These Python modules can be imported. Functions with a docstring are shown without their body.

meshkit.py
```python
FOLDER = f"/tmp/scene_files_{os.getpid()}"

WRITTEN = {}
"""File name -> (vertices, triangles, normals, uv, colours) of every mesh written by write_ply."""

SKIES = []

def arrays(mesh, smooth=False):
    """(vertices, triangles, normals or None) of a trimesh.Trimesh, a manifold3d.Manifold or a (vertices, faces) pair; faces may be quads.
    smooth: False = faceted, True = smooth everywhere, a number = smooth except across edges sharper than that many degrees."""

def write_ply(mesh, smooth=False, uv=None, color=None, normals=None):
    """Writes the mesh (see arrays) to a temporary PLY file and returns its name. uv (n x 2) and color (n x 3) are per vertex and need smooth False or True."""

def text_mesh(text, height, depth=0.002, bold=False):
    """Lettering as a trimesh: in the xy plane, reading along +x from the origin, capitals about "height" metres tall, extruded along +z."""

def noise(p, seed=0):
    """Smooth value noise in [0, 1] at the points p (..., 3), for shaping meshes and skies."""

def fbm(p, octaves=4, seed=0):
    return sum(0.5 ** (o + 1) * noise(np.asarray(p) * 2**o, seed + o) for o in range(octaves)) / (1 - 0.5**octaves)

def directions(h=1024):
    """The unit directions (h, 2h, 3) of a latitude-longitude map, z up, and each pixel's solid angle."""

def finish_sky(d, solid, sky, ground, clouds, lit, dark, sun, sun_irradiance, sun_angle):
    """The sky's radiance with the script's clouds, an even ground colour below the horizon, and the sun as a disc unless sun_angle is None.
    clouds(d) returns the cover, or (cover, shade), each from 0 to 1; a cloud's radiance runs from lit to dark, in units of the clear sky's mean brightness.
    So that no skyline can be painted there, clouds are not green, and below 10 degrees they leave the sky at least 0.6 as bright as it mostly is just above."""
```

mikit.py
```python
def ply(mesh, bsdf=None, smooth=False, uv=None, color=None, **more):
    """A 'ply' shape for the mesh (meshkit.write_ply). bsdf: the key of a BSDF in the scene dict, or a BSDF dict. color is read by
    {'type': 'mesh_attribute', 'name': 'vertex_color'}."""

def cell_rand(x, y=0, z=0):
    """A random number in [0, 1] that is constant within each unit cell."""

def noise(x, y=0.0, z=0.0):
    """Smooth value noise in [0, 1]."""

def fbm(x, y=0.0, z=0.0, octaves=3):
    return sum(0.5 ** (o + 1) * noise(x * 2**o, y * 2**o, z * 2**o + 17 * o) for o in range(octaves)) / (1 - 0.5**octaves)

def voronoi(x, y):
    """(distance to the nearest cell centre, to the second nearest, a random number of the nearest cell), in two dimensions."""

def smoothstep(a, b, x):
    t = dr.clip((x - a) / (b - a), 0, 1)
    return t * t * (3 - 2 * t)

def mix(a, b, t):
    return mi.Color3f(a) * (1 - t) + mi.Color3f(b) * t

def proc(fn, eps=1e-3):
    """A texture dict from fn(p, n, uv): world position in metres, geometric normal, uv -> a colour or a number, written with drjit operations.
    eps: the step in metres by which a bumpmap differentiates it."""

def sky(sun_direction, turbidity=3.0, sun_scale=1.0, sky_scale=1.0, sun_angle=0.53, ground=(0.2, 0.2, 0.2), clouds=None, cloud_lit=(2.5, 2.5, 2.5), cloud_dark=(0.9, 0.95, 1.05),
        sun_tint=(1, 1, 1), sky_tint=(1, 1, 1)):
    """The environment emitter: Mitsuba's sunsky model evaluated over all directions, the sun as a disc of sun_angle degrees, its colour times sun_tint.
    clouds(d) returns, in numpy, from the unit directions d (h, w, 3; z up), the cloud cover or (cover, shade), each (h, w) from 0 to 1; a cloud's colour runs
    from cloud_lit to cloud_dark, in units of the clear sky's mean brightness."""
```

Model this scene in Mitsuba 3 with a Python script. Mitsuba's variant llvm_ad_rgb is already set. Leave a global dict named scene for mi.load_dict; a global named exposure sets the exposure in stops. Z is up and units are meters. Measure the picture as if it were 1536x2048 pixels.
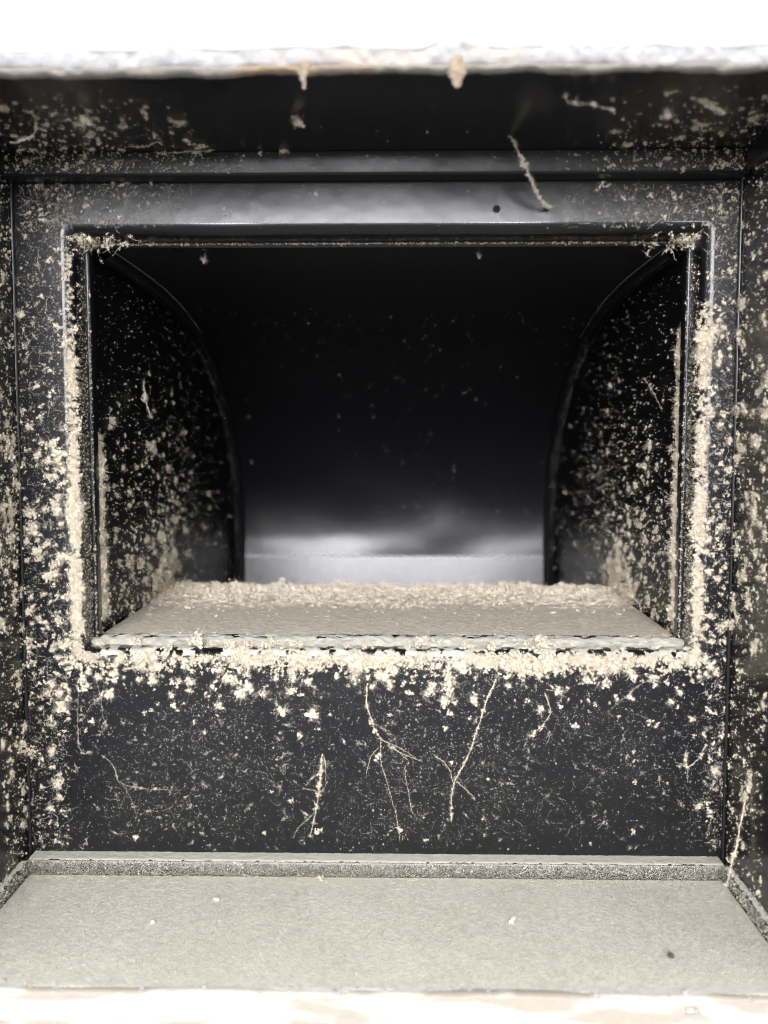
import math, numpy as np, trimesh, mitsuba as mi, mikit, meshkit
from mikit import proc, noise, fbm, voronoi, smoothstep, mix

T = mi.ScalarTransform4f
scene, labels = {"type": "scene"}, {}

# ------------------------------------------------------------------ camera, sky, exposure
# x to the right, y into the wall, z up; the lens is at the origin, the back panel at y = 0.28
FPX, CX, CY, VX, VY = 1900.0, 768.0, 1024.0, 805.0, 880.0
fwd = np.array([-(VX - CX) / FPX, 1.0, -(CY - VY) / FPX]); fwd /= np.linalg.norm(fwd)
scene["camera"] = {"type": "thinlens", "fov": math.degrees(2 * math.atan(768 / FPX)), "fov_axis": "x",
                   "to_world": T().look_at(origin=[0, 0, 0], target=fwd.tolist(), up=[0, 0, 1]),
                   "aperture_radius": 0.0016, "focus_distance": 0.300, "near_clip": 0.005, "far_clip": 100.0}
scene["sky"] = mikit.sky((-0.05, -0.97, 0.215), turbidity=3, sun_scale=0.55, sky_scale=1.3, sun_angle=23, sun_tint=(0.665, 1.0, 2.42), sky_tint=(1, 1, 1), clouds=lambda d: 1.0, ground=(0.25, 0.25, 0.26))
exposure = 3.3

# ------------------------------------------------------------------ helpers
RIGHT = np.cross(fwd, [0, 0, 1]); RIGHT /= np.linalg.norm(RIGHT); UP = np.cross(RIGHT, fwd)
def at(px, py, y):
    """measured point of the photograph -> point on the upright plane at distance y"""
    d = fwd[None] + ((np.atleast_1d(px) - CX) / FPX)[:, None] * RIGHT[None] - ((np.atleast_1d(py) - CY) / FPX)[:, None] * UP[None]
    return d * (np.broadcast_to(y, len(d)) / d[:, 1])[:, None]
def numbered(key):
    if key not in scene and key not in labels: return key
    k = 1
    while f"{key}_{k:03d}" in scene or f"{key}_{k:03d}" in labels: k += 1
    return f"{key}_{k:03d}"
def thing(name, label, cat, group=None, kind=None):
    key = numbered(name)
    labels[key] = {"label": label, "category": cat}
    if group: labels[key]["group"] = group
    if kind: labels[key]["kind"] = kind
    return key
def part(name, mesh, bsdf, parent, smooth=False, label=None):
    key = numbered(parent + "__" + name)
    scene[key] = mikit.ply(mesh, bsdf, smooth=smooth)
    if label: labels[key] = {"label": label}
    return key
def one(name, mesh, bsdf, label, cat, group=None, kind=None, smooth=False):
    key = thing(name, label, cat, group, kind)
    scene[key] = mikit.ply(mesh, bsdf, smooth=smooth)
    return key
def cat_mesh(ms):
    vs, fs, o = [], [], 0
    for v, f in ms:
        vs.append(v); fs.append(np.asarray(f) + o); o += len(v)
    return np.vstack(vs), np.vstack(fs)
def grid(P):
    """(n, m, 3) points -> triangles"""
    n, m = P.shape[:2]
    i, j = np.meshgrid(np.arange(n - 1), np.arange(m - 1), indexing="ij")
    q = np.stack([i * m + j, (i + 1) * m + j, (i + 1) * m + j + 1, i * m + j + 1], -1).reshape(-1, 4)
    return P.reshape(-1, 3), np.vstack([q[:, [0, 1, 2]], q[:, [0, 2, 3]]])
def flipped(vf): return vf[0], np.asarray(vf[1])[:, ::-1]
def rbox(lo, hi, r=0.0006):
    """box with rounded edges"""
    import manifold3d as m3
    lo, hi = np.array(lo, float), np.array(hi, float)
    r = min(r, 0.45 * (hi - lo).min())
    pts = []
    for s in np.ndindex(2, 2, 2):
        c = np.where(np.array(s) == 0, lo + r, hi - r)
        pts.append(c + r * ICO)
    h = trimesh.convex.convex_hull(np.vstack(pts))
    return np.array(h.vertices), np.array(h.faces)
ICO = trimesh.creation.icosphere(subdivisions=1).vertices
def box(lo, hi):
    b = trimesh.creation.box(bounds=[lo, hi]); return np.array(b.vertices), np.array(b.faces)
def tube(p, r, sides=6):
    p = np.asarray(p, float); r = np.broadcast_to(r, (len(p),))
    t = np.gradient(p, axis=0); t /= np.linalg.norm(t, axis=1, keepdims=True) + 1e-12
    a = np.cross(t, np.where(np.abs(t[:, 2:]) < 0.9, [[0, 0, 1.0]], [[1.0, 0, 0]])); a /= np.linalg.norm(a, axis=1, keepdims=True) + 1e-12
    b = np.cross(t, a); ang = np.arange(sides + 1) * 2 * np.pi / sides
    return grid(p[:, None] + r[:, None, None] * (np.cos(ang)[None, :, None] * a[:, None] + np.sin(ang)[None, :, None] * b[:, None]))
def smoothcurve(pts, n):
    from scipy.interpolate import CubicSpline, PchipInterpolator
    pts = np.asarray(pts, float); s = np.r_[0, np.cumsum(np.linalg.norm(np.diff(pts, axis=0), axis=1))]
    return PchipInterpolator(s, pts)(np.linspace(0, s[-1], n))

# ------------------------------------------------------------------ materials
def black(rough, spec=0.5, grain=0.5):
    def col(p, n, uv):
        g = noise(p.x * 2600, p.y * 2600, p.z * 2600)
        h = fbm(p.x * 130, p.y * 130, p.z * 130, 3)
        s = smoothstep(0.80, 0.95, g) * smoothstep(0.35, 0.75, h) * grain
        return mix(mi.Color3f(0.0078, 0.0082, 0.0098), mi.Color3f(0.20, 0.19, 0.165), s)
    return {"type": "twosided", "bsdf": {"type": "bumpmap", "scale": 1.0,
            "arbitrary": proc(lambda p, n, uv: 0.00005 * fbm(p.x * 260, p.y * 260, p.z * 260, 2) + 0.0004 * fbm(p.x * 24, p.y * 24, p.z * 24, 2), eps=4e-4),
            "bsdf": {"type": "principled", "base_color": proc(col), "roughness": rough, "specular": spec}}}
scene["black_gloss"] = black(0.25, 0.40, 0.3)
scene["black_mirror"] = black(0.35, 0.72, 0.12)
scene["black_plain"] = black(0.28, 0.03, 0.2)
scene["black_rim"] = black(0.26, 0.6, 0.2)
def dusty(a, b, c):
    def col(p, n, uv):
        k = fbm(p.x * 900, p.y * 900, p.z * 900, 3)
        q = fbm(p.x * 70 + 9, p.y * 70, p.z * 70, 3)
        return mix(mix(mi.Color3f(*a), mi.Color3f(*b), smoothstep(0.3, 0.7, k)), mi.Color3f(*c), 0.45 * smoothstep(0.4, 0.7, q))
    return {"type": "twosided", "bsdf": {"type": "diffuse", "reflectance": proc(col)}}
scene["dust_cream"] = dusty((0.625, 0.561, 0.442), (0.815, 0.737, 0.602), (0.731, 0.667, 0.536))
scene["dust_pale"] = dusty((0.603, 0.535, 0.416), (0.748, 0.667, 0.520), (0.685, 0.626, 0.501))
scene["dust_thin"] = dusty((0.374, 0.348, 0.292), (0.562, 0.520, 0.439), (0.467, 0.424, 0.353))
scene["dust_grey"] = dusty((0.564, 0.542, 0.468), (0.639, 0.617, 0.535), (0.611, 0.592, 0.508))
scene["dust_tan"] = dusty((0.625, 0.566, 0.461), (0.793, 0.722, 0.597), (0.710, 0.641, 0.527))
def white_col(p, n, uv):
    k = fbm(p.x * 160, p.y * 160, p.z * 160, 4)
    return mix(mi.Color3f(0.50, 0.49, 0.47), mi.Color3f(0.66, 0.655, 0.64), smoothstep(0.3, 0.6, k))
scene["white_paint"] = {"type": "twosided", "bsdf": {"type": "principled", "base_color": proc(white_col), "roughness": 0.6, "specular": 0.3}}
def mortar_col(p, n, uv):
    k = fbm(p.x * 500, p.y * 500, p.z * 500, 4); q = fbm(p.x * 90, p.y * 90, p.z * 90, 3)
    return mix(mix(mi.Color3f(0.40, 0.40, 0.40), mi.Color3f(0.50, 0.50, 0.50), smoothstep(0.3, 0.65, k)), mi.Color3f(0.52, 0.44, 0.34), 0.5 * smoothstep(0.5, 0.75, q))
scene["mortar"] = {"type": "twosided", "bsdf": {"type": "diffuse", "reflectance": proc(mortar_col)}}
def rust_col(p, n, uv):
    k = fbm(p.x * 350, p.y * 350, p.z * 350, 4); q = smoothstep(0.52, 0.70, fbm(p.x * 60 + 3, p.y * 60, p.z * 60, 3))
    return mix(mix(mi.Color3f(0.20, 0.19, 0.17), mi.Color3f(0.34, 0.31, 0.27), k), mi.Color3f(0.36, 0.24, 0.13), q * 0.8)
scene["rusty_caulk"] = {"type": "twosided", "bsdf": {"type": "principled", "base_color": proc(rust_col), "roughness": 0.5, "specular": 0.4}}
def sill_col(p, n, uv):
    k = fbm(p.x * 60, p.y * 60, p.z * 200, 4); g = fbm(p.x * 800, p.y * 800, p.z * 800, 2)
    return mix(mix(mi.Color3f(0.37, 0.335, 0.28), mi.Color3f(0.62, 0.595, 0.54), smoothstep(0.42, 0.58, k)), mi.Color3f(0.46, 0.415, 0.35), 0.4 * g)
scene["mottled_paint"] = {"type": "twosided", "bsdf": {"type": "principled", "base_color": proc(sill_col), "roughness": 0.6, "specular": 0.3}}
scene["tan_caulk"] = dusty((0.30, 0.24, 0.17), (0.42, 0.36, 0.29), (0.40, 0.28, 0.17))
scene["clear_sealant"] = {"type": "dielectric", "int_ior": 1.42}
scene["white_chip_paint"] = {"type": "twosided", "bsdf": {"type": "diffuse", "reflectance": {"type": "rgb", "value": [0.85, 0.84, 0.80]}}}
scene["dark_crumb_mat"] = {"type": "twosided", "bsdf": {"type": "diffuse", "reflectance": {"type": "rgb", "value": [0.10, 0.095, 0.085]}}}
scene["dark_cloth"] = {"type": "twosided", "bsdf": {"type": "diffuse", "reflectance": {"type": "rgb", "value": [0.03, 0.03, 0.035]}}}
scene["skin"] = {"type": "twosided", "bsdf": {"type": "principled", "base_color": {"type": "rgb", "value": [0.42, 0.27, 0.20]}, "roughness": 0.5}}

# ------------------------------------------------------------------ dimensions (metres)
D0 = 0.280                      # back panel of the niche
WALL = 0.214                    # face of the white wall
XL, XR = -0.1140, 0.0972        # cheeks of the niche
ZC, ZF = 0.0808, -0.1302        # its ceiling and floor
OL, OR, OT, OB = -0.0966, 0.0866, 0.0596, -0.0630   # opening in the back panel
R0 = 0.0030                     # rounding of the opening's lip
Y1, Y2 = 0.2915, 0.2962         # lip ends, rim ends
CL, CR = -0.0966, 0.0866        # chamber cheeks
from scipy.interpolate import PchipInterpolator
KN = np.array([(0.2957, 0.0592), (0.345, 0.0586), (0.385, 0.0565), (0.4085, 0.0532), (0.444, 0.0458), (0.469, 0.0370), (0.4965, 0.0226), (0.5235, 0.0008),
               (0.5385, -0.0199), (0.5446, -0.0325), (0.5462, -0.0440), (0.5460, -0.0550), (0.5452, -0.0665)])     # the curved back, measured along its edge
ks_ = np.r_[0, np.cumsum(np.linalg.norm(np.diff(KN, axis=0), axis=1))]
KC = PchipInterpolator(ks_, KN)(np.linspace(0, ks_[-1], 110))
for _ in range(60): KC[1:-1] = 0.5 * KC[1:-1] + 0.25 * (KC[2:] + KC[:-2])
KN_ = np.gradient(KC, axis=0); KN_ = np.c_[KN_[:, 1], -KN_[:, 0]]; KN_ /= np.linalg.norm(KN_, axis=1, keepdims=True)     # towards the room
def back_y(z): return np.interp(-np.asarray(z), -KC[:, 1], KC[:, 0])
rng = np.random.default_rng(7)

# ------------------------------------------------------------------ the wall
wall = thing("painted_wall", "white painted wall around the black recess, with a ragged chipped edge along its top and bottom", "wall")
def wall_strip(side):
    xs = np.linspace(-0.42, 0.42, 700)
    if side > 0:
        edge = 0.0850 + 0.0012 * (meshkit.fbm(np.c_[xs * 110, xs * 0, xs * 0], 4, 3) - 0.3) + 0.0030 * np.exp(-((xs - 0.0095) / 0.0055) ** 2) * meshkit.fbm(np.c_[xs * 300, xs * 0, xs * 0], 3, 4)
        far = 0.42
    else:
        edge = -0.1299 - 0.0007 * meshkit.fbm(np.c_[xs * 70, xs * 0, xs * 0], 4, 5); far = -0.45
    t = np.r_[np.linspace(1, 0.12, 30) ** 1.4, np.linspace(0.045, 0, 40)]
    P = np.zeros((len(xs), len(t) + 5, 3)); P[:, :, 0] = xs[:, None]
    P[:, :len(t), 2] = edge[:, None] + (far - edge[:, None]) * t[None]
    nn = meshkit.fbm(np.stack([P[:, :len(t), 0] * 160, P[:, :len(t), 2] * 160, P[:, :len(t), 2] * 0], -1), 4, 2)
    P[:, :len(t), 1] = WALL - 0.0007 * nn
    s = np.sign(side)
    for k, (dy, dz) in enumerate(((0.0004, -0.0003), (0.001, -0.0005), (0.002, -0.0005), (0.006, 0.0006), (0.03, 0.0020))):
        P[:, len(t) + k, 1] = WALL - 0.0003 + dy; P[:, len(t) + k, 2] = edge + s * dz
    return grid(P)
part("plaster_face", wall_strip(1), "white_paint", wall, True)
part("plaster_face", wall_strip(-1), "mottled_paint", wall, True, "mottled cream and white paint below the recess")
part("plaster_jamb", box((-0.42, WALL, -0.16), (XL - 0.003, WALL + 0.03, 0.12)), "white_paint", wall)
part("plaster_jamb", box((XR + 0.003, WALL, -0.16), (0.42, WALL + 0.03, 0.12)), "white_paint", wall)
# crumbling mortar bed behind the paint edge, over the steel
def bead(z0, z1, y0, amp, fr, seed, bottom_rag=0.0):
    xs = np.linspace(-0.2, 0.2, 900); v = np.linspace(0, 1, 22)
    X, V = np.meshgrid(xs, v, indexing="ij")
    rag = bottom_rag * (meshkit.fbm(np.stack([xs * 120, xs * 0, xs * 0 + 2], -1), 4, seed) - 0.45)
    Z = z1 + ((z0 + rag)[:, None] - z1) * V
    bul = np.sin(np.pi * np.clip(V, 0, 1)) ** 0.5
    Y = y0 - amp * bul * (0.25 + meshkit.fbm(np.stack([X * fr, Z * fr, 0 * X], -1), 4, seed + 1))
    P = np.stack([X, Y, Z], -1)
    back = P[:, -1:].copy(); back[:, :, 1] += 0.0012
    return grid(np.concatenate([P, back], 1))
part("mortar_edge", bead(0.0816, 0.0885, WALL + 0.0018, 0.0022, 300, 11, 0.0022), "mortar", wall, True, "grey crumbling mortar edge above the black recess")

# ------------------------------------------------------------------ the niche
niche = thing("recessed_box", "glossy black box sunk into the white wall, with a rectangular opening at its back", "wall recess")
G = 0.0015
# ceiling, floor, cheeks with 1.5 mm sheet
part("ceiling_panel", rbox((XL - G, WALL + 0.0028, ZC), (XR + G, D0 + G, ZC + G), 0.0005), "black_gloss", niche, 35)
part("floor_panel", rbox((XL - G, WALL + 0.0012, ZF - G), (XR + G, D0 + G, ZF), 0.0005), "black_gloss", niche, 35)
part("side_panel", rbox((XL - G, WALL + 0.001, ZF - G + 0.0002), (XL, D0 + G, ZC + G - 0.0002), 0.0005), "black_gloss", niche, 35)
part("side_panel", rbox((XR, WALL + 0.001, ZF - G + 0.0002), (XR + G, D0 + G, ZC + G - 0.0002), 0.0005), "black_gloss", niche, 35)
# corner beads where side and back panels meet
for xc in (XL + 0.0004, XR - 0.0004):
    zz = np.linspace(ZF + 0.0045, ZC - 0.0045, 40)
    part("corner_seam", tube(np.c_[np.full(40, xc), np.full(40, D0 - 0.0005), zz], 0.0007, 14), "black_rim", niche, True)
# lips (folded flanges) round ceiling and floor
LIPZ_T, LIPZ_B = 0.0743, -0.1254
fl = rbox((XL, 0.2722, LIPZ_T), (XR, D0 + 0.0002, ZC + 0.0004), 0.0008)
fl[0][:, 1] += np.where(fl[0][:, 1] < 0.276, (ZC - fl[0][:, 2]) * math.tan(math.radians(7)), 0)
part("flange", fl, "black_gloss", niche, 30)
part("flange", rbox((XL, 0.2738, ZF - 0.0004), (XR, D0 + 0.0002, LIPZ_B), 0.0008), "black_gloss", niche, 30, "low dusty flange along the back of the floor")
for xa, xb in ((XL - 0.0002, XL + 0.0022), (XR - 0.0022, XR + 0.0002)):
    part("side_flange", rbox((xa, WALL + 0.004, ZF - 0.0003), (xb, 0.2736, LIPZ_B - 0.0003), 0.0007), "black_gloss", niche, 30)
    part("side_flange", rbox((xa, WALL + 0.004, LIPZ_T + 0.0004), (xb, 0.2718, ZC + 0.0003), 0.0007), "black_gloss", niche, 30)

def ring_points(l, r, t, b, rad, n=8, per=26):
    """points round a rectangle with rounded corners, counted so that rings can be lofted"""
    out = []
    cs = ((r - rad, t - rad, 0), (l + rad, t - rad, 90), (l + rad, b + rad, 180), (r - rad, b + rad, 270))
    for k, (cx, cz, a0) in enumerate(cs):
        a = np.radians(np.linspace(a0, a0 + 90, n)); arc = np.c_[cx + rad * np.cos(a), cz + rad * np.sin(a)]
        nx, nz, na = cs[(k + 1) % 4]
        end = np.array([nx + rad * math.cos(math.radians(na)), nz + rad * math.sin(math.radians(na))])
        out.append(arc); out.append(arc[-1] + (end - arc[-1]) * np.linspace(0, 1, per + 2)[1:-1, None])
    p = np.vstack(out); return np.vstack([p, p[:1]])
def loft(rows, wav=None):
    P = np.stack([np.c_[p[:, 0], np.full(len(p), y), p[:, 1]] for p, y in rows])
    return grid(P)
# back panel: a sheet with the opening cut out, its lip rolled inwards
def inset(d, rad): return ring_points(OL - d, OR + d, OT + d, OB - d, rad)
def outer_ring():
    p = inset(R0, 0.0026); c = np.array([(OL + OR) / 2, (OT + OB) / 2]); h = np.array([(OR - OL) / 2 + R0, (OT - OB) / 2 + R0])
    q = (p - c) / h; q /= np.abs(q).max(1, keepdims=True)
    lo, hi = np.array([XL - 0.0005, LIPZ_B - 0.003]), np.array([XR + 0.0005, LIPZ_T + 0.003])
    return np.where(q > 0, c + q * (hi - c), c + q * (c - lo))
sheet = [(outer_ring(), D0), ]
mid = outer_ring()
for k in (0.35, 0.7, 0.92): sheet.append((mid + (inset(R0, 0.0026) - mid) * k, D0))
sheet.append((inset(R0, 0.0026), D0))
part("back_panel", loft(sheet), "black_gloss", niche, 20)
lip = []
for a in np.radians(np.linspace(0, 90, 9)):
    lip.append((inset(R0 * (1 - math.sin(a)), 0.0026 - R0 * math.sin(a) * 0.4), D0 + 0.00005 - 0.0004 * math.sin(math.pi * min(a * 1.5, math.pi / 1) ) * 0 + R0 * (1 - math.cos(a))))
lip += [(inset(0.0, 0.0014), D0 + 0.006), (inset(0.0, 0.0014), Y1 + 0.0008)]
def wavy(vf):
    v = vf[0].copy(); k = (v[:, 1] < D0 + 0.004)
    v[:, 2] += k * 0.00035 * (meshkit.noise(np.c_[v[:, 0] * 60, v[:, 0] * 0, v[:, 0] * 0], 5) - 0.5) * (np.abs(v[:, 2] - OT) < 0.006)
    return v, vf[1]
part("opening_lip", wavy(loft(lip)), "black_gloss", niche, True)
# inner rim: stands 0.8 mm proud inside the lip
def rimring(d, rad=0.0010): return ring_points(OL + d, OR - d, OT - d, OB + d, rad)
rim = [(rimring(-0.0008), Y1 + 0.0003)]
for a in np.radians(np.linspace(0, 90, 11)):
    rim.append((rimring(0.0004 + 0.0011 * math.sin(a)), Y1 + 0.0014 - 0.0011 * math.cos(a)))
rim += [(rimring(0.00152), Y2 - 0.0005), (rimring(0.0010), Y2), (rimring(-0.003), Y2 + 0.0002)]
part("inner_rim", loft(rim), "black_rim", niche, 40)

# the chamber behind the opening
py_, pz_ = KC[:, 0], KC[:, 1]
ye, ze = py_[-1], pz_[-1]
up = np.stack([np.stack([np.full(len(py_), x), py_, pz_], -1) for x in np.linspace(CL - 0.001, CR + 0.001, 70)])
up[:, :, 1] += 0.0054 * (meshkit.fbm(np.stack([up[:, :, 0] * 19 + 3, up[:, :, 2] * 19, up[:, :, 0] * 0], -1), 2, 41) - 0.5) * np.clip((up[:, :, 1] - 0.4) / 0.12, 0, 1) * np.clip((up[:, :, 2] + 0.0665) / 0.010, 0, 1)   # the thin sheet is a little wavy
part("curved_reflector", grid(up), "black_mirror", niche, True)
# bent lower sheet: leans so that it looks up and out through the opening
ks = np.linspace(0, 1, 26); hgt = 0.062
TL = np.radians(9 + 2.5 * np.clip(ks / 0.4, 0, 1))
low_y = ye - 0.0003 - np.r_[0, np.cumsum(np.sin(TL[1:]) * hgt / 25)]; low_z = ze - 0.0007 - np.r_[0, np.cumsum(np.cos(TL[1:]) * hgt / 25)]
part("lower_reflector", grid(np.stack([np.stack([np.full(len(low_y), x), low_y, low_z], -1) for x in np.linspace(CL - 0.001, CR + 0.001, 24)])), "black_mirror", niche, 25)
zb = low_z[-1]
part("chamber_base", box((CL - 0.002, 0.36, zb - 0.0015), (CR + 0.002, ye, zb + 0.0005)), "black_plain", niche)
part("chamber_front", box((CL - 0.002, 0.360, zb), (CR + 0.002, 0.362, OB - 0.002)), "black_plain", niche)
# cheeks of the chamber: outline = floor, curved back
def cheek(x0, x1):
    from shapely.geometry import Polygon
    a = np.linspace(0, math.pi / 2, 40)
    poly = [(Y2 + 0.0001, 0.0612)] + [(p[0] - 0.002 * n[0], p[1] - 0.002 * n[1]) for p, n in list(zip(KC, KN_))[4::3]] + [(ye + .002, zb), (Y2 + 0.0001, zb)]
    m = trimesh.creation.extrude_polygon(Polygon(poly), x1 - x0, engine="earcut")
    v = np.array(m.vertices); return np.c_[v[:, 2] + x0, v[:, 0], v[:, 1]], np.array(m.faces)
part("chamber_side", cheek(CL - G, CL), "black_plain", niche, 30)
part("chamber_side", cheek(CR, CR + G), "black_plain", niche, 30)
# curved welt between cheek and reflector
for x, s in ((CL, 1), (CR, -1)):
    q = (KC + 0.0010 * KN_)[1::2]
    pts = np.vstack([np.c_[np.full(len(q), x + s * 0.0035), q], [x + s * 0.0035, low_y[-1] - 0.001, low_z[-1]]])
    part("welt", tube(pts, 0.0024, 10), "black_gloss", niche, True)
    pts2 = pts.copy(); pts2[:, 0] = x + s * 0.0002
    part("welt", tube(pts2, 0.0010, 8), "black_gloss", niche, True)
# chamber floor plate
FE, FZ = 0.392, OB + 0.0012
part("chamber_floor", rbox((CL, Y2 + 0.0006, OB - 0.0008), (CR, FE, FZ), 0.0004), "black_plain", niche, 30)
part("floor_gap", box((CL, Y2 - 0.0012, OB - 0.006), (CR, Y2 + 0.006, OB - 0.003)), "black_plain", niche)
# round plug in the top of the back panel
c = at(993, 418, D0)[0]
cyl = trimesh.creation.cylinder(radius=0.00105, height=0.0004, sections=24); v = np.array(cyl.vertices)
part("plug", (np.c_[v[:, 0] + c[0], v[:, 2] + D0 - 0.0001, v[:, 1] + c[2]], np.array(cyl.faces)), "black_plain", niche, 30, "small round plug in the top of the back panel")

# ------------------------------------------------------------------ caulk along the ceiling's front edge
caulk = bead(0.0806, 0.0824, WALL + 0.0022, 0.0018, 420, 31, 0.0016)
one("sealant_line", caulk, "rusty_caulk", "thin rust stained sealant line along the top front edge of the black box", "sealant", smooth=True)
def drip(px, py, w, h, label, seed):
    r = np.random.default_rng(seed); ms = []
    for k in range(16):
        m = trimesh.creation.icosphere(subdivisions=3); v = np.array(m.vertices)
        t = k / 15
        p = at(px + r.normal(0, 6) * (1 - t) + 2 * t, py + h * t + r.normal(0, 3), WALL + 0.0008 + 0.001 * t)[0]
        rad = w * (1 - 0.75 * t) * r.uniform(0.8, 1.2)
        v = v * (rad * r.uniform(.55, 1.25) * np.array([1, 0.45, 1.1])) * (1 + 1.3 * (meshkit.fbm(v * 3.4 + k * 5, 4, seed) - 0.5))[:, None] + p
        ms.append((v, np.array(m.faces)))
    one("sealant_drip", cat_mesh(ms), "tan_caulk", label, "sealant", smooth=True)
drip(606, 126, 0.0011, 48, "narrow rust coloured sealant drip hanging left of the middle of the top edge", 1)
drip(912, 124, 0.0018, 46, "wide tan sealant drip hanging right of the middle of the top edge", 2)

# ------------------------------------------------------------------ dust: fluff templates
def fibre(p0, d, L, r, rnd, n=4, curl=0.6):
    pts = [np.array(p0, float)]; d = np.array(d, float)
    for k in range(n):
        d = d + rnd.normal(0, curl, 3) * 0.6; d /= np.linalg.norm(d); pts.append(pts[-1] + d * L / n)
    return tube(np.array(pts), np.linspace(r, r * 0.35, n + 1), 3)
ICO0 = trimesh.creation.icosphere(subdivisions=0); ICO1 = trimesh.creation.icosphere(subdivisions=1)
def fluff(seed, nb, nf, fine=False):
    """unit tuft on the plane z=0, about 1 across"""
    r = np.random.default_rng(seed); ms = []
    lean = r.normal(0, 0.25, 2)
    for k in range(nb):
        m = ICO1 if fine else ICO0; v = np.array(m.vertices)
        rr = r.uniform(0.05, 0.17) * (1 if nb > 8 else 1.35 if nb > 3 else 1.9)
        c = np.r_[r.normal(0, 0.2, 2) * [1.3, 0.85], 0]; c[2] = abs(r.normal(0, 0.16)) + 0.04; c[:2] += lean * c[2] * 2
        v = v * (1 + 0.9 * (meshkit.fbm(v * 1.9 + seed * 3 + k * 7, 3, seed) - 0.5))[:, None] * rr * r.uniform(0.7, 1.3, 3) + c
        ms.append((v, np.array(m.faces)))
    for k in range(nf):
        a = r.uniform(0, 2 * np.pi); e = abs(r.normal(0, 0.5))
        d = np.array([math.cos(a) * math.cos(e), math.sin(a) * math.cos(e), math.sin(e)])
        ms.append(fibre(d * 0.12 + [0, 0, 0.06], d, r.uniform(0.25, 0.9), r.uniform(0.010, 0.022), r, 3))
    v, f = cat_mesh(ms); v[:, 2] = np.maximum(v[:, 2], -0.04)
    return v, f
BIG = [fluff(100 + k, 22, 44) for k in range(10)]
LUMP = [fluff(150 + k, 30, 7) for k in range(10)]
MED = [fluff(200 + k, 7, 12) for k in range(10)]
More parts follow.
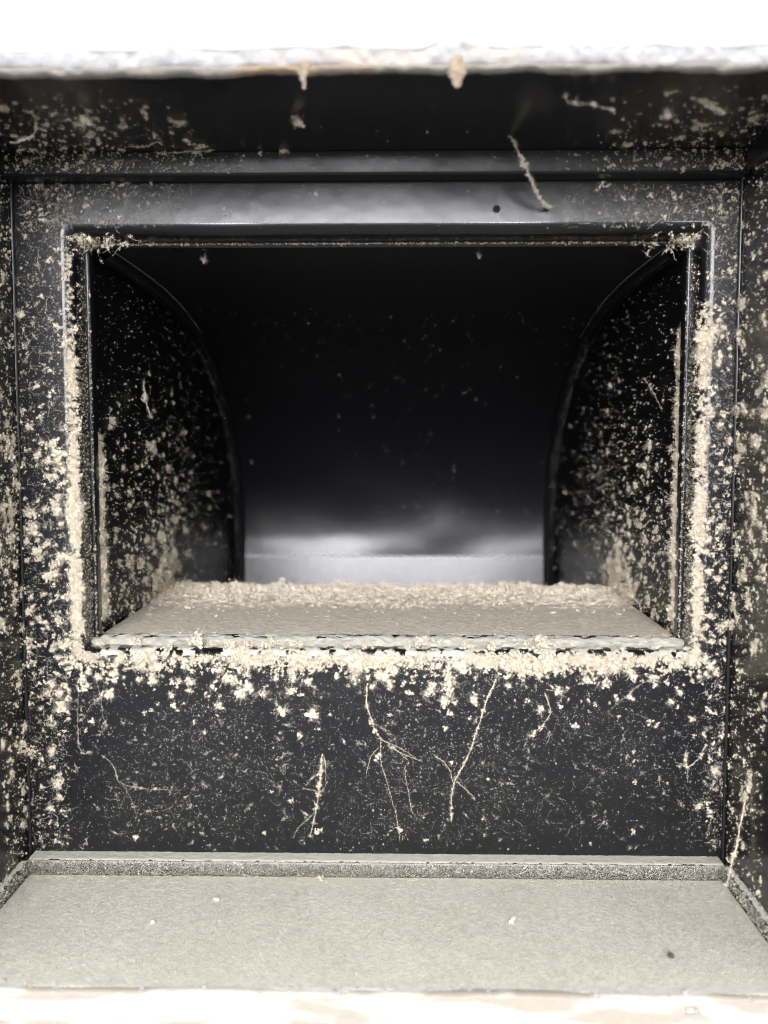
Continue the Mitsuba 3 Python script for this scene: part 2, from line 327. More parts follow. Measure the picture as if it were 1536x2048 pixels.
def wisp(seed):
    r = np.random.default_rng(seed); ms = []; a0 = r.uniform(0, 6.28)
    for k in range(r.integers(2, 5)):
        v = np.array(ICO0.vertices); v = v * (1 + 1.0 * (r.uniform(0, 1, (len(v), 1)) - .5)) * r.uniform(.04, .10) * np.array([1, 1, .7]) + np.r_[np.array([math.cos(a0), math.sin(a0)]) * r.normal(0, .16), .05]
        ms.append((v, np.array(ICO0.faces)))
    for k in range(r.integers(5, 10)):
        a = a0 + r.normal(0, .7) + math.pi * r.integers(0, 2)
        ms.append(fibre(np.r_[r.normal(0, .08, 2), .05], [math.cos(a), math.sin(a), abs(r.normal(0, .25))], r.uniform(.3, .9), r.uniform(.012, .028), r, 4, .7))
    v, f = cat_mesh(ms); v[:, 2] = np.maximum(v[:, 2], -.04); return v, f
WISP = [wisp(600 + k) for k in range(12)]
TINY = [fluff(300 + k, 2, 2) for k in range(8)]
def speck(seed):
    r = np.random.default_rng(seed); v = np.array(trimesh.creation.box().vertices)[[0, 3, 5, 6]] * r.uniform(0.4, 1.2, (4, 3)); v[:, 2] = v[:, 2] * 0.5 + 0.25
    return v, np.array([[0, 1, 2], [0, 2, 3], [0, 3, 1], [1, 3, 2]])
SPECK = [speck(400 + k) for k in range(8)]
def hair(seed):
    r = np.random.default_rng(seed); n = 6; a = r.uniform(0, 6.28); pts = [np.array([0, 0, 0.04])]
    for k in range(n):
        a += r.normal(0, 0.36); pts.append(pts[-1] + np.array([math.cos(a), math.sin(a), 0]) / n)
    p = np.array(pts); p[:, :2] -= p[:, :2].mean(0); p[:, 2] += np.abs(r.normal(0, 0.03, n + 1))
    return tube(p, np.linspace(0.014, 0.007, n + 1), 3)
HAIR = [hair(500 + k) for k in range(12)]
def frame(N):
    N = N / np.linalg.norm(N, axis=1, keepdims=True)
    A = np.cross(N, np.where(np.abs(N[:, 2:]) < 0.9, [[0, 0, 1.0]], [[0, 1.0, 0]])); A /= np.linalg.norm(A, axis=1, keepdims=True)
    return A, np.cross(N, A), N
def scatter(tmpl, P, N, S, r, flat=1.0):
    """copies of the templates: at P, standing along N, scaled S -> one mesh"""
    P = np.asarray(P); N = np.broadcast_to(N, P.shape).astype(float); S = np.broadcast_to(S, (len(P),))
    A, B, C = frame(N); a = r.uniform(0, 2 * np.pi, len(P)); ca, sa = np.cos(a)[:, None], np.sin(a)[:, None]
    A2, B2 = A * ca + B * sa, B * ca - A * sa
    pick = r.integers(0, len(tmpl), len(P)); out = []
    for k, (v, f) in enumerate(tmpl):
        i = np.nonzero(pick == k)[0]
        if not len(i): continue
        M = np.stack([A2[i], B2[i], C[i] * flat], 1) * S[i][:, None, None]
        V = np.einsum("nj,ijk->ink", v, M) + P[i][:, None]
        F = np.asarray(f)[None] + (np.arange(len(i)) * len(v))[:, None, None]
        out.append((V.reshape(-1, 3), F.reshape(-1, 3)))
    return cat_mesh(out)
def lognorm(r, med, sig, n, lo, hi): return np.clip(med * np.exp(r.normal(0, sig, n)), lo, hi)
def sample(r, n, x0, x1, y0, y1, w):
    """n places in a rectangle, kept with weight w(u, v) in 0..1"""
    out = np.zeros((0, 2))
    for _ in range(200):
        p = np.c_[r.uniform(x0, x1, 4 * n), r.uniform(y0, y1, 4 * n)]
        out = np.vstack([out, p[r.uniform(0, 1, len(p)) < w(p[:, 0], p[:, 1])]])
        if len(out) >= n: break
    return out[:n]
def patch(u, v, s, seed): return np.clip((meshkit.fbm(np.c_[u / s, v / s, u * 0], 3, seed) - 0.35) * 3.2, 0, 1)
def ss(a, b, x): t = np.clip((x - a) / (b - a), 0, 1); return t * t * (3 - 2 * t)
FRONT, EPS = np.array([0, -1.0, 0]), 0.0001
def stuff(name, meshes, bsdf, label): one(name, cat_mesh(meshes), bsdf, label, "dust", kind="stuff")

# on the back panel, measured in the photograph's pixels on the panel's plane
def panel_dust():
    r = np.random.default_rng(21); big, med, tiny, spk, hr, wsp = [], [], [], [], [], []
    def put(lst, p, med_size, sig, lo, hi): lst.append((at(p[:, 0], p[:, 1], D0 - EPS), lognorm(r, med_size, sig, len(p), lo, hi)))
    # left and right margins
    wl = lambda u, v: ss(470, 860, v) * (1 - 0.75 * ss(1250, 1600, v)) * patch(u, v, 60, 1)
    put(big, sample(r, 72, 38, 140, 430, 1640, lambda u, v: wl(u, v) * (0.35 + 0.65 * ss(60, 140, u))), 0.0022, 0.35, 0.001, 0.0042)
    put(med, sample(r, 210, 36, 140, 380, 1690, lambda u, v: (0.3 + 0.7 * wl(u, v))), 0.0012, 0.4, 0.0005, 0.0024)
    put(tiny, sample(r, 800, 36, 140, 370, 1700, lambda u, v: 0.4 + 0.6 * patch(u, v, 40, 4)), 0.0006, 0.4, 0.0003, 0.0012)
    put(big, sample(r, 45, 1412, 1478, 600, 1640, lambda u, v: ss(500, 800, v) * (1 - 0.7 * ss(1350, 1600, v)) * patch(u, v, 60, 2)), 0.0018, 0.35, 0.001, 0.0035)
    put(med, sample(r, 260, 1412, 1480, 380, 1690, lambda u, v: 0.3 + 0.7 * patch(u, v, 60, 2)), 0.0010, 0.4, 0.0005, 0.002)
    put(tiny, sample(r, 900, 1412, 1482, 370, 1700, lambda u, v: 0.4 + 0.6 * patch(u, v, 40, 5)), 0.0005, 0.4, 0.0003, 0.001)
    # top band: thick at both ends, bare in the middle
    wt = lambda u, v: np.clip(1 - ss(120, 430, u) + ss(1060, 1400, u), 0.02, 1)
    put(med, sample(r, 80, 40, 1480, 368, 456, lambda u, v: wt(u, v) * (0.3 + 0.7 * patch(u, v, 40, 6))), 0.0009, 0.4, 0.0005, 0.002)
    put(tiny, sample(r, 620, 40, 1480, 368, 456, lambda u, v: wt(u, v)), 0.0005, 0.4, 0.0003, 0.001)
    put(hr, sample(r, 160, 40, 1480, 368, 456, wt), 0.0028, 0.4, 0.0015, 0.006)
    # below the opening: clumps under the lip, then specks and short fibres
    put(big, sample(r, 105, 140, 1440, 1322, 1440, lambda u, v: np.exp(-(v - 1318) / 38) * (0.3 + 0.7 * patch(u, v, 70, 7))), 0.0021, 0.35, 0.001, 0.0038)
    put(med, sample(r, 200, 60, 1440, 1320, 1690, lambda u, v: (0.05 + 0.9 * np.exp(-(v - 1318) / 60)) * (0.3 + 0.7 * patch(u, v, 70, 8))), 0.0012, 0.4, 0.0006, 0.0024)
    wlow = lambda u, v: (0.35 + 0.65 * patch(u, v, 90, 9)) * (1 - 0.75 * ss(1655, 1695, v)) * (0.55 + 0.45 * ss(1700, 500, np.abs(u - 700) + v * 0.0 + 500))
    put(wsp, sample(r, 700, 55, 1445, 1330, 1700, lambda u, v: (.35 + .65 * np.exp(-(v - 1318) / 140)) * patch(u, v, 70, 17)), .0012, .5, .0005, .0034)
    put(wsp, sample(r, 320, 36, 140, 420, 1690, lambda u, v: v * 0 + 1), .0016, .4, .0008, .003)
    put(wsp, sample(r, 260, 1412, 1480, 380, 1690, lambda u, v: v * 0 + 1), .0015, .4, .0008, .003)
    put(wsp, sample(r, 130, 40, 1480, 368, 456, wt), .0014, .4, .0008, .003)
    put(tiny, sample(r, 2000, 55, 1445, 1320, 1700, wlow), 0.00038, 0.45, 0.00018, 0.0009)
    put(spk, sample(r, 11000, 55, 1445, 1320, 1703, wlow), 0.00014, 0.4, 0.0001, 0.0005)
    put(spk, sample(r, 5000, 36, 1482, 368, 1703, lambda u, v: (1.0 * ((u < 138) | (u > 1414)) + (v < 456) * wt(u, v)) > 0.1), 0.00018, 0.4, 0.0001, 0.0005)
    put(hr, sample(r, 620, 55, 1445, 1325, 1700, lambda u, v: wlow(u, v) * (0.35 + 0.65 * ss(1400, 1560, v))), 0.0015, 0.45, 0.0006, 0.005)
    put(hr, sample(r, 260, 36, 140, 420, 1650, lambda u, v: v * 0 + 1), 0.0026, 0.45, 0.001, 0.006)
    put(hr, sample(r, 200, 1412, 1480, 420, 1650, lambda u, v: v * 0 + 1), 0.0026, 0.45, 0.001, 0.006)
    sc = lambda t, lst, fl=1.0: [scatter(t, P, FRONT, S, r, fl) for P, S in lst]
    stuff("dust", sc(BIG, big, .8) + sc(MED, med, .8), "dust_cream", "cream dust tufts crowding the back panel round the opening")
    stuff("dust", sc(TINY, tiny) + sc(SPECK, spk), "dust_thin", "fine pale dust specks peppering the black back panel")
    stuff("lint", sc(HAIR, hr) + sc(WISP, wsp), "dust_thin", "short pale lint fibres stuck flat on the back panel")
panel_dust()

# on the niche's side panels, ceiling and upper flange
def side_dust():
    r = np.random.default_rng(22)
    for x, nx, lab, dens, yy in ((XL, 1, "left", 0.9, 0.262), (XR, -1, "right", 1.0, 0.250)):
        N = np.array([nx, 0, 0.0]); wz = lambda y, z: ss(0.075, 0.03, z) * (0.25 + 0.75 * ss(-0.085, -0.05, z)) * patch(y * 4000, z * 4000, 30, 12)
        p1 = sample(r, int(85 * dens), yy, D0 - .001, ZF + .006, ZC - .005, wz)
        p2 = sample(r, int(280 * dens), yy, D0 - .0005, ZF + .005, ZC - .005, lambda y, z: 0.25 + 0.75 * wz(y, z))
        p3 = sample(r, 1300, yy, D0 - .0005, ZF + .005, ZC - .005, lambda y, z: 0.5 + 0 * y)
        Q = lambda p: np.c_[np.full(len(p), x + nx * EPS), p]
        stuff("dust", [scatter(BIG, Q(p1), N, lognorm(r, .0022, .35, len(p1), .001, .004), r, .8), scatter(MED, Q(p2), N, lognorm(r, .0011, .4, len(p2), .0005, .002), r, .8),
                       scatter(TINY, Q(p3), N, lognorm(r, .0005, .4, len(p3), .0003, .001), r)], "dust_cream", f"cream dust tufts on the {lab} side panel of the black box")
    N = np.array([0, 0, -1.0])
    we = lambda x, y: np.clip(ss(-0.045, -0.085, x) + ss(0.045, 0.08, x), 0.01, 1) * ss(0.215, 0.25, y)
    p1 = sample(r, 34, XL, XR, .232, .272, lambda x, y: we(x, y) * patch(x * 4000, y * 4000, 30, 14))
    p2 = sample(r, 140, XL, XR, .225, .272, we); p3 = sample(r, 600, XL, XR, .22, .272, we)
    Q = lambda p: np.c_[p, np.full(len(p), ZC - EPS)]
    ms = [scatter(BIG, Q(p1), N, lognorm(r, .0019, .35, len(p1), .001, .0032), r, .8), scatter(MED, Q(p2), N, lognorm(r, .0010, .4, len(p2), .0005, .002), r), scatter(TINY, Q(p3), N, lognorm(r, .0005, .4, len(p3), .0003, .001), r)]
    wf = lambda x, z: np.clip(ss(-0.03, -0.085, x) + ss(0.03, 0.08, x), 0.015, 1)
    p2 = sample(r, 110, XL, XR, LIPZ_T + .0008, ZC - .0003, wf); p3 = sample(r, 800, XL, XR, LIPZ_T + .0006, ZC - .0003, wf)
    Q = lambda p: np.c_[p[:, 0], np.full(len(p), 0.2722 - EPS), p[:, 1]]
    ms += [scatter(MED, Q(p2), FRONT, lognorm(r, .0009, .4, len(p2), .0005, .0018), r), scatter(TINY, Q(p3), FRONT, lognorm(r, .00045, .4, len(p3), .0003, .0009), r)]
    stuff("dust", ms, "dust_pale", "pale dust tufts in the two upper corners, on the ceiling and its flange")
side_dust()

# on the cheeks of the inner chamber
def chamber_dust():
    r = np.random.default_rng(23)
    for x, nx, lab in ((CL, 1, "left"), (CR, -1, "right")):
        N = np.array([nx, -0.25, 0.15]); sd = 30 if nx > 0 else 40
        inside = lambda y, z: (y < back_y(z) - .006) & (z < .054)
        low = lambda y, z: ss(0.045, -0.055, z) ** 1.6
        w1 = lambda y, z: inside(y, z) * low(y, z) * (1 - 0.97 * ss(0.375, 0.43, y)) * (0.35 + 0.65 * patch(y * 2500, z * 2500, 25, sd))
        w2 = lambda y, z: inside(y, z) * (0.04 + 0.96 * low(y, z)) * (1 - 0.93 * ss(0.385, 0.46, y)) * (0.45 + 0.55 * patch(y * 2500, z * 2500, 18, sd + 1))
        w3 = lambda y, z: inside(y, z) * (0.2 + 0.8 * low(y, z)) * (1 - 0.90 * ss(0.39, 0.50, y))
        p1 = sample(r, 90, .304, .50, OB, .055, w1); p2 = sample(r, 520, .299, .56, OB - .01, .058, w2); p3 = sample(r, 3600, .299, .575, OB - .02, .06, w3)
        # a drift of tufts climbing the cheek where it meets the floor's far end
        pb = np.c_[r.normal(.378, .012, 90), OB + np.abs(r.normal(0, .010, 90))]
        Q = lambda p: np.c_[np.full(len(p), x + nx * EPS), p]
        stuff("dust", [scatter(BIG, Q(p1), N, lognorm(r, .0018, .35, len(p1), .001, .0034), r), scatter(BIG, Q(pb), N, lognorm(r, .0026, .3, len(pb), .0015, .005), r),
                       scatter(MED, Q(p2), N, lognorm(r, .0009, .4, len(p2), .0005, .002), r), scatter(TINY, Q(p3), N, lognorm(r, .00042, .4, len(p3), .0002, .0009), r)],
              "dust_cream", f"dust tufts clinging to the {lab} cheek inside the opening")
    # a few specks on the curved reflector
    for x, s in ((CL, 1), (CR, -1)):
        i = (110 * r.uniform(.25, 1, 900) ** .6).astype(int).clip(0, 109)[:900]; q = KC[i] + .0034 * KN_[i] * r.uniform(.6, 1, (900, 1))
        P = np.c_[x + s * r.uniform(.0006, .0046, 900), q]
        stuff("dust", [scatter(SPECK, P, np.array([s * .6, -1, 0.]), lognorm(r, .00022, .4, 900, .0001, .0005), r)], "dust_thin", f"thin line of dust along the curved welt of the {'left' if s > 0 else 'right'} cheek")
    i = (110 * r.uniform(0.2, 1, 420) ** 0.7).astype(int).clip(0, 109); xx = r.uniform(CL + .006, CR - .006, 420); yv, zv = KC[i].T
    N = np.c_[np.zeros(420), KN_[i]]
    stuff("dust", [scatter(TINY, np.c_[xx, yv, zv], N, lognorm(r, .00042, .45, 420, .0002, .0014), r)], "dust_tan", "sparse dust specks scattered over the curved black reflector")
chamber_dust()

# along the edges of the opening
def edge_dust():
    r = np.random.default_rng(24); ms = []
    def run(n, zs, x, y, jit, size, N):
        z = zs(r.uniform(0, 1, 3 * n)); z = z[r.uniform(0, 1, 3 * n) < .10 + .90 * patch(z * 900, z * 0, 6, n)]; n = len(z); size = size * (.6 + .6 * patch(z * 700, z * 0 + 5, 6, n))
        P = np.c_[np.broadcast_to(x, n) + r.normal(0, jit[0], n), np.broadcast_to(y, n) + r.normal(0, jit[1], n), z + r.normal(0, 0.0005, n)]
        ms.append(scatter(BIG, P, N, lognorm(r, size, .3, n, size * .5, size * 1.9), r)); size = float(np.mean(size))
        n2 = n * 2; z = zs(r.uniform(0, 1, n2)); P = np.c_[np.broadcast_to(x, n2) + r.normal(0, jit[0] * 1.5, n2), np.broadcast_to(y, n2) + r.normal(0, jit[1], n2), z]
        ms.append(scatter(MED, P, N, lognorm(r, size * .55, .3, n2, size * .3, size), r))
    zs = lambda a, b, k: (lambda t: a + (b - a) * t ** k)
    run(150, zs(.030, OB - .001, .75), OL - .0010, D0 + .0002, (.0006, .0002), .0018, np.array([0.4, -1, 0]))       # left lip
    run(40, zs(.056, .02, .9), OL - .0012, D0 + .0002, (.0007, .0002), .0012, np.array([0.4, -1, 0]))
    run(150, zs(.040, OB - .001, .8), OR + .0008, D0 + .0002, (.0007, .0002), .0017, np.array([-0.4, -1, 0]))      # right lip
    stuff("dust_fringe", ms, "dust_cream", "thick cream dust fringe down both upright edges of the opening"); ms.clear()
    run(150, zs(.004, OB + .006, .7), CL + .0003, .2985, (.0002, .0016), .0021, np.array([1, -1.2, 0]))
    run(190, zs(.036, OB + .004, .8), CR - .0003, .2985, (.0002, .0016), .0021, np.array([-1, -1.2, 0]))
    stuff("dust_fringe", ms, "dust_cream", "second dust fringe just inside the opening, down the front of both chamber cheeks"); ms.clear()
    # bottom lip: overhanging
    n = 260; x = r.uniform(OL - .001, OR + .002, 3 * n); x = x[r.uniform(0, 1, 3 * n) < .12 + .88 * patch(x * 900, x * 0, 7, 5)][:n]; n = len(x); k = patch(x * 900, x * 0, 9, 3) * .7 + .3
    P = np.c_[x, D0 - .0004 + r.normal(0, .0004, n), OB - .0016 - np.abs(r.normal(0, .0016, n)) * k]
    ms.append(scatter(BIG, P, np.array([0, -1, .2]), lognorm(r, .0024, .35, n, .001, .0045) * (.55 + .6 * k), r))
    n = 680; x = r.uniform(OL - .001, OR + .002, n); P = np.c_[x, D0 - .0002 + r.normal(0, .0003, n), OB - .0015 - np.abs(r.normal(0, .0030, n))]
    ms.append(scatter(MED, P, FRONT, lognorm(r, .0012, .35, n, .0006, .0022), r))
    n = 70; x = r.uniform(OL, OR, n); P = np.c_[x, r.uniform(D0 + .001, Y2 - .001, n), np.full(n, OB + .0002)]
    ms.append(scatter(BIG, P, np.array([0, -.4, 1]), lognorm(r, .0022, .35, n, .001, .004), r))
    n = 95; x = r.uniform(OL, OR, 3 * n); x = x[r.uniform(0, 1, 3 * n) < patch(x * 700, x * 0, 6, 15)][:n]; n = len(x); P = np.c_[x, np.full(n, Y2 + .0004) + r.normal(0, .0006, n), np.full(n, FZ - .0006)]
    ms.append(scatter(BIG, P, np.array([0, -.3, 1]), lognorm(r, .0017, .35, n, .0008, .003), r))
    stuff("dust_fringe", ms, "dust_cream", "ragged dust fringe hanging over the bottom edge of the opening"); ms.clear()
    # upper corners and the rim between them
    for cx, s, n in ((OL, 1, 110), (OR, -1, 70)):
        t = np.abs(r.normal(0, .008, n)); P = np.c_[cx + s * (t - .002), np.full(n, D0 + .004) + r.uniform(-.004, .008, n), OT + .0006 - np.abs(r.normal(0, .0022, n))]
        ms.append(scatter(MED, P, np.array([0, -1, -.3]), lognorm(r, .0009, .4, n, .0005, .0022), r)); ms.append(scatter(HAIR, P, FRONT, lognorm(r, .003, .4, n, .0015, .006), r))
    n = 900; u = r.uniform(0, 1, n); x = np.where(r.uniform(0, 1, n) < .6, np.where(u < .5, OL + (OR - OL) * .5 * (2 * u) ** 2.4, OR - (OR - OL) * .5 * (2 - 2 * u) ** 2.4), OL + (OR - OL) * u)
    P = np.c_[x, np.full(n, Y1 - .0003) + r.normal(0, .0006, n), np.full(n, OT - .0006)]
    ms.append(scatter(TINY, P, np.array([0, -1, -.5]), lognorm(r, .0005, .35, n, .0003, .001), r))
    for x, s in ((OL + .00015, 1), (OR - .00015, -1)):
        P = np.c_[np.full(1300, x), r.uniform(D0 + .003, Y1, 1300), OT - .004 - (OT - OB - .006) * r.uniform(0, 1, 1300) ** .7]
        ms.append(scatter(TINY, P, np.array([s, -.6, 0.]), lognorm(r, .0004, .4, 1300, .0002, .0009), r))
        P = np.c_[np.full(420, x + s * .0009), r.uniform(Y1 - .0002, Y1 + .0010, 420), OT - .004 - (OT - OB - .006) * r.uniform(0, 1, 420) ** .6]
        ms.append(scatter(TINY, P, np.array([s * .5, -1, 0.]), lognorm(r, .00045, .45, 420, .0002, .0012), r))
    stuff("dust_fringe", ms, "dust_cream", "cobwebby dust in both upper corners of the opening and along its inner rim")
edge_dust()

# dust sheets lying on the level surfaces
def sheet_of(x0, x1, y0, y1, nx, ny, z, h):
    X, Y = np.meshgrid(np.linspace(x0, x1, nx), np.linspace(y0, y1, ny), indexing="ij")
    return grid(np.stack([X, Y, z + h(X, Y)], -1))
def fb(X, Y, f, s, o=4): return meshkit.fbm(np.stack([X * f, Y * f, 0 * X + s], -1), o, s)
def floor_dust():
    r = np.random.default_rng(25); N = np.array([0, 0, 1.0])
    h = lambda X, Y: 0.0004 + 0.00016 * (fb(X, Y, 1500, 3, 2) - .5) + 0.0003 * (fb(X, Y, 60, 4, 3) - .5) - 0.0006 * ss(WALL + .0020 + .0006 * (fb(X, Y * 0, 120, 5) - .4), WALL + .0005, Y)
    m = [sheet_of(XL + .0026, XR - .0026, WALL + .0008, .2734, 900, 260, ZF, h)]
    n = 14000; P = np.c_[r.uniform(XL + .003, XR - .003, n), r.uniform(WALL + .006, .273, n), np.full(n, ZF + .0004)]
    m.append(scatter(HAIR, P, N, lognorm(r, .0016, .4, n, .0006, .004), r)); m.append(scatter(TINY, P[:5000] + [.0004, .0003, 0], N, lognorm(r, .0003, .4, 5000, .00015, .0007), r, .6))
    one("dust_layer", cat_mesh(m), "dust_grey", "even grey dust layer covering the floor of the black box", "dust", kind="stuff", smooth=False)
    # on the flanges: top and, thinner, the front
    m = [sheet_of(XL + .002, XR - .002, .2741, .2798, 700, 12, LIPZ_B + .00003, lambda X, Y: 0.00022 * fb(X, Y, 900, 6, 3) - 0.0003 * ss(.2750, .2739, Y))]
    n = 2600; P = np.c_[r.uniform(XL + .002, XR - .002, n), np.full(n, .2738 - EPS), LIPZ_B - np.abs(r.normal(0, .0022, n)).clip(.0002, .0040)]
    m += [scatter(TINY, P[:700], FRONT, lognorm(r, .0004, .4, 700, .0002, .0009), r), scatter(HAIR, P[:300], FRONT, lognorm(r, .0022, .4, 300, .0008, .005), r)]
    n = 70000; P = np.c_[r.uniform(XL + .002, XR - .002, n), np.full(n, .2738 - EPS), LIPZ_B - .0001 - .0045 * r.uniform(0, 1, n) ** 1.4]
    m.append(scatter(SPECK, P, FRONT, lognorm(r, .000075, .3, n, .00004, .00016), r))
    for x, s in ((XL + .001, 1), (XR - .001, -1)):
        P = np.c_[x + r.normal(0, .0006, 1200), r.uniform(.23, .2736, 1200), np.full(1200, LIPZ_B - .0003)]
        m.append(scatter(TINY, P, N, lognorm(r, .0006, .4, 1200, .0003, .0012), r, .6))
        P = np.c_[np.full(700, x + s * .00125), r.uniform(.23, .2736, 700), r.uniform(ZF + .0005, LIPZ_B - .0004, 700)]
        m.append(scatter(TINY, P, np.array([s, 0, 0.]), lognorm(r, .0004, .4, 700, .0002, .0008), r))
    one("dust_layer", cat_mesh(m), "dust_grey", "grey dust lying along the low flange at the back of the floor", "dust", kind="stuff")
    # chamber floor with its lumpy ridge at the far end
    def hc(X, Y):
        ridge = ss(.352, .386, Y)
        return 0.0003 + 0.0003 * (fb(X, Y, 800, 7, 3) - .5) + ridge * (0.0003 + 0.0018 * np.clip(fb(X, Y, 160, 8, 4) - .28, 0, 1) + .0008 * fb(X, Y, 520, 9, 2)) + 0.0012 * ss(.338, .36, Y) * np.clip(fb(X, Y, 420, 10, 3) - .5, 0, 1) * 2
    m = [sheet_of(CL + .0012, CR - .0010, Y2 + .0009, .3925, 760, 320, FZ, hc)]
    n = 300; P = np.c_[r.uniform(CL + .002, CR - .002, n), .3925 - np.abs(r.normal(0, .011, n)), np.zeros(n)]; P[:, 2] = FZ + hc(P[:, 0], P[:, 1]) - .0003
    lumps = [scatter(LUMP, P, N, lognorm(r, .0025, .42, n, .0012, .0048), r, 1.0)]
    n = 2200; P = np.c_[r.uniform(CL + .002, CR - .002, n), .390 - np.abs(r.normal(0, .022, n)).clip(0, .08), np.zeros(n)]; P[:, 2] = FZ + hc(P[:, 0], P[:, 1]) - .0001
    lumps.append(scatter(MED, P, N, lognorm(r, .0009, .4, n, .0004, .002), r))
    stuff("dust_crumbs", lumps, "dust_cream", "cream dust crumbs heaped along the far ridge of the dust bank")
    one("dust_bank", cat_mesh(m), "dust_tan", "tan dust bank on the chamber floor, smooth in front and lumpy along its far ridge", "dust", kind="stuff")
    # strip on the lip in front of the slot
    lipz = lambda Y: OB - R0 + R0 * np.sqrt(np.clip(1 - (1 - np.clip((Y - D0) / R0, 0, 1)) ** 2, 0, 1))
    m = [sheet_of(OL - .001, OR + .001, D0 + .0003, Y2 - .0004, 640, 40, 0, lambda X, Y: lipz(Y) + .0014 * ss(Y1 - .0050, Y1 + .0010, Y) + .0012 * (fb(X, Y, 420, 13, 4) - .50 + .22 * ss(D0 + .003, Y1, Y)))]
    one("dust_layer", cat_mesh(m), "dust_grey", "pale dust strip on the lip in front of the dark slot", "dust", kind="stuff")
floor_dust()

# ------------------------------------------------------------------ strands, crumbs, single tufts
def strand(pts, r0, r1, label, y=D0 - 0.0008, tufts=0, tsize=.0012, branch=(), fuzz=14, bs="dust_pale", seed=0, cat="dust strand", name="dust_strand"):
    r = np.random.default_rng(900 + seed); ms = []
    def runner(pts, r0, r1, fz):
        p3 = np.vstack([at(a, b, (y if c is None else c))[0] for a, b, c in [(*q, None) if len(q) == 2 else q for q in pts]])
        c = smoothcurve(p3, 14 * len(pts)); q = np.cumsum(r.normal(0, .00006, c.shape), 0); c = c + q - q[0] - (q[-1] - q[0]) * np.linspace(0, 1, len(c))[:, None]; c[:, 1] = np.minimum(c[:, 1], D0 - .0003) if y < D0 + .001 else c[:, 1]
        rad = .48 * np.linspace(r0, r1, len(c)) * np.exp(r.normal(0, .3, len(c)))
        ms.append(tube(c, rad, 5))
        L = np.linalg.norm(np.diff(c, axis=0), axis=1).sum()
        k = int(fz * L / .01); i = r.integers(0, len(c), k)
        for j in i: ms.append(fibre(c[j], r.normal(0, 1, 3), r.uniform(.0004, .0014), .00005, r, 3))
        return c
    c = runner(pts, r0, r1, fuzz)
    for b in branch: runner(b, r1 * .9, r1 * .5, fuzz * .6)
    i = r.integers(0, len(c), 9 + tufts // 2); ms.append(scatter(WISP, c[i], FRONT, lognorm(r, .0013, .35, len(i), .0007, .0026), r))
    if tufts:
        i = r.integers(0, len(c), tufts); ms.append(scatter(MED, c[i], FRONT, lognorm(r, tsize, .3, tufts, tsize * .5, tsize * 1.8), r))
    one(name, cat_mesh(ms), "dust_thin" if cat == "cobweb" else bs, label, cat)
strand([(1004, 258, .262), (1030, 290, .260), (1050, 335, .262), (1072, 382, .270), (1098, 415, .2785)], .00022, .00022, "fuzzy dust strand dangling before the upper flange, right of the middle", tufts=26, tsize=.0011, fuzz=60, seed=1, bs="dust_cream")
strand([(735, 1366), (733, 1400), (742, 1440), (762, 1478)], .00032, .00016, "long branching cobweb strand below the middle of the opening", branch=[[(762, 1478), (790, 1500), (815, 1520)], [(762, 1478), (760, 1515), (770, 1560), (795, 1640), (800, 1685)], [(775, 1490), (820, 1515), (845, 1523)], [(757, 1495), (740, 1520), (733, 1555)], [(810, 1530), (818, 1590), (826, 1628)], [(765, 1480), (790, 1492), (840, 1522)]], tufts=8, tsize=.0009, seed=2)
strand([(992, 1358), (975, 1395), (955, 1450), (930, 1520), (908, 1570), (904, 1600), (903, 1642)], .00030, .00018, "long slanting dust strand under the opening, right of the middle", branch=[[(908, 1568), (895, 1535), (870, 1512)], [(912, 1562), (935, 1580), (950, 1600)]], tufts=22, tsize=.0009, fuzz=30, seed=3)
strand([(645, 1508), (640, 1545), (638, 1588), (628, 1640), (620, 1672)], .00030, .00014, "knotted dust strand on the lower panel left of the branching cobweb", branch=[[(638, 1588), (620, 1580), (605, 1574)], [(630, 1625), (600, 1655), (588, 1675)], [(648, 1512), (652, 1560), (640, 1585)]], tufts=14, tsize=.0012, seed=4)
strand([(1090, 1388), (1098, 1425), (1080, 1455), (1062, 1472)], .00022, .00014, "bent dust strand under the opening, right of the long slanting strand", tufts=5, tsize=.001, seed=5)
strand([(1298, 1360), (1260, 1385), (1222, 1418)], .00010, .00008, "straight thin cobweb thread slanting under the right end of the opening", tufts=0, fuzz=6, seed=6, cat="cobweb")
strand([(1372, 1500), (1376, 1535), (1395, 1515), (1412, 1490)], .00022, .00016, "V shaped dust strand near the lower right corner", branch=[[(1376, 1535), (1374, 1565)], [(1376, 1530), (1350, 1525)]], tufts=7, tsize=.001, seed=7)
strand([(156, 1455), (155, 1490), (165, 1506), (185, 1504)], .00016, .0001, "hooked lint thread low on the left of the panel", branch=[[(157, 1380), (155, 1455)]], tufts=2, tsize=.0008, seed=8, cat="cobweb")
strand([(204, 1510), (225, 1528), (240, 1562), (295, 1577), (345, 1580)], .00012, .00008, "thin zigzag lint thread on the lower left of the panel", branch=[[(240, 1562), (262, 1600), (275, 1640)]], tufts=3, tsize=.0008, seed=9, cat="cobweb")
strand([(193, 1360), (203, 1410), (213, 1452)], .0001, .00008, "faint upright cobweb thread left of the middle of the lower panel", tufts=1, tsize=.0008, seed=10, cat="cobweb")
strand([(1490, 1582, .262), (1487, 1620, .262), (1475, 1680, .263), (1463, 1742, .266), (1450, 1775, .270)], .00040, .00045, "thick dust strand hanging in the lower right corner of the box", tufts=16, tsize=.0012, fuzz=40, seed=11, y=.265)
strand([(262, 293, .264), (300, 290, .264), (325, 276, .264), (348, 263, .264)], .00022, .00012, "thin curved dust strand under the ceiling, left of the middle", tufts=4, tsize=.0009, seed=12, y=.264)
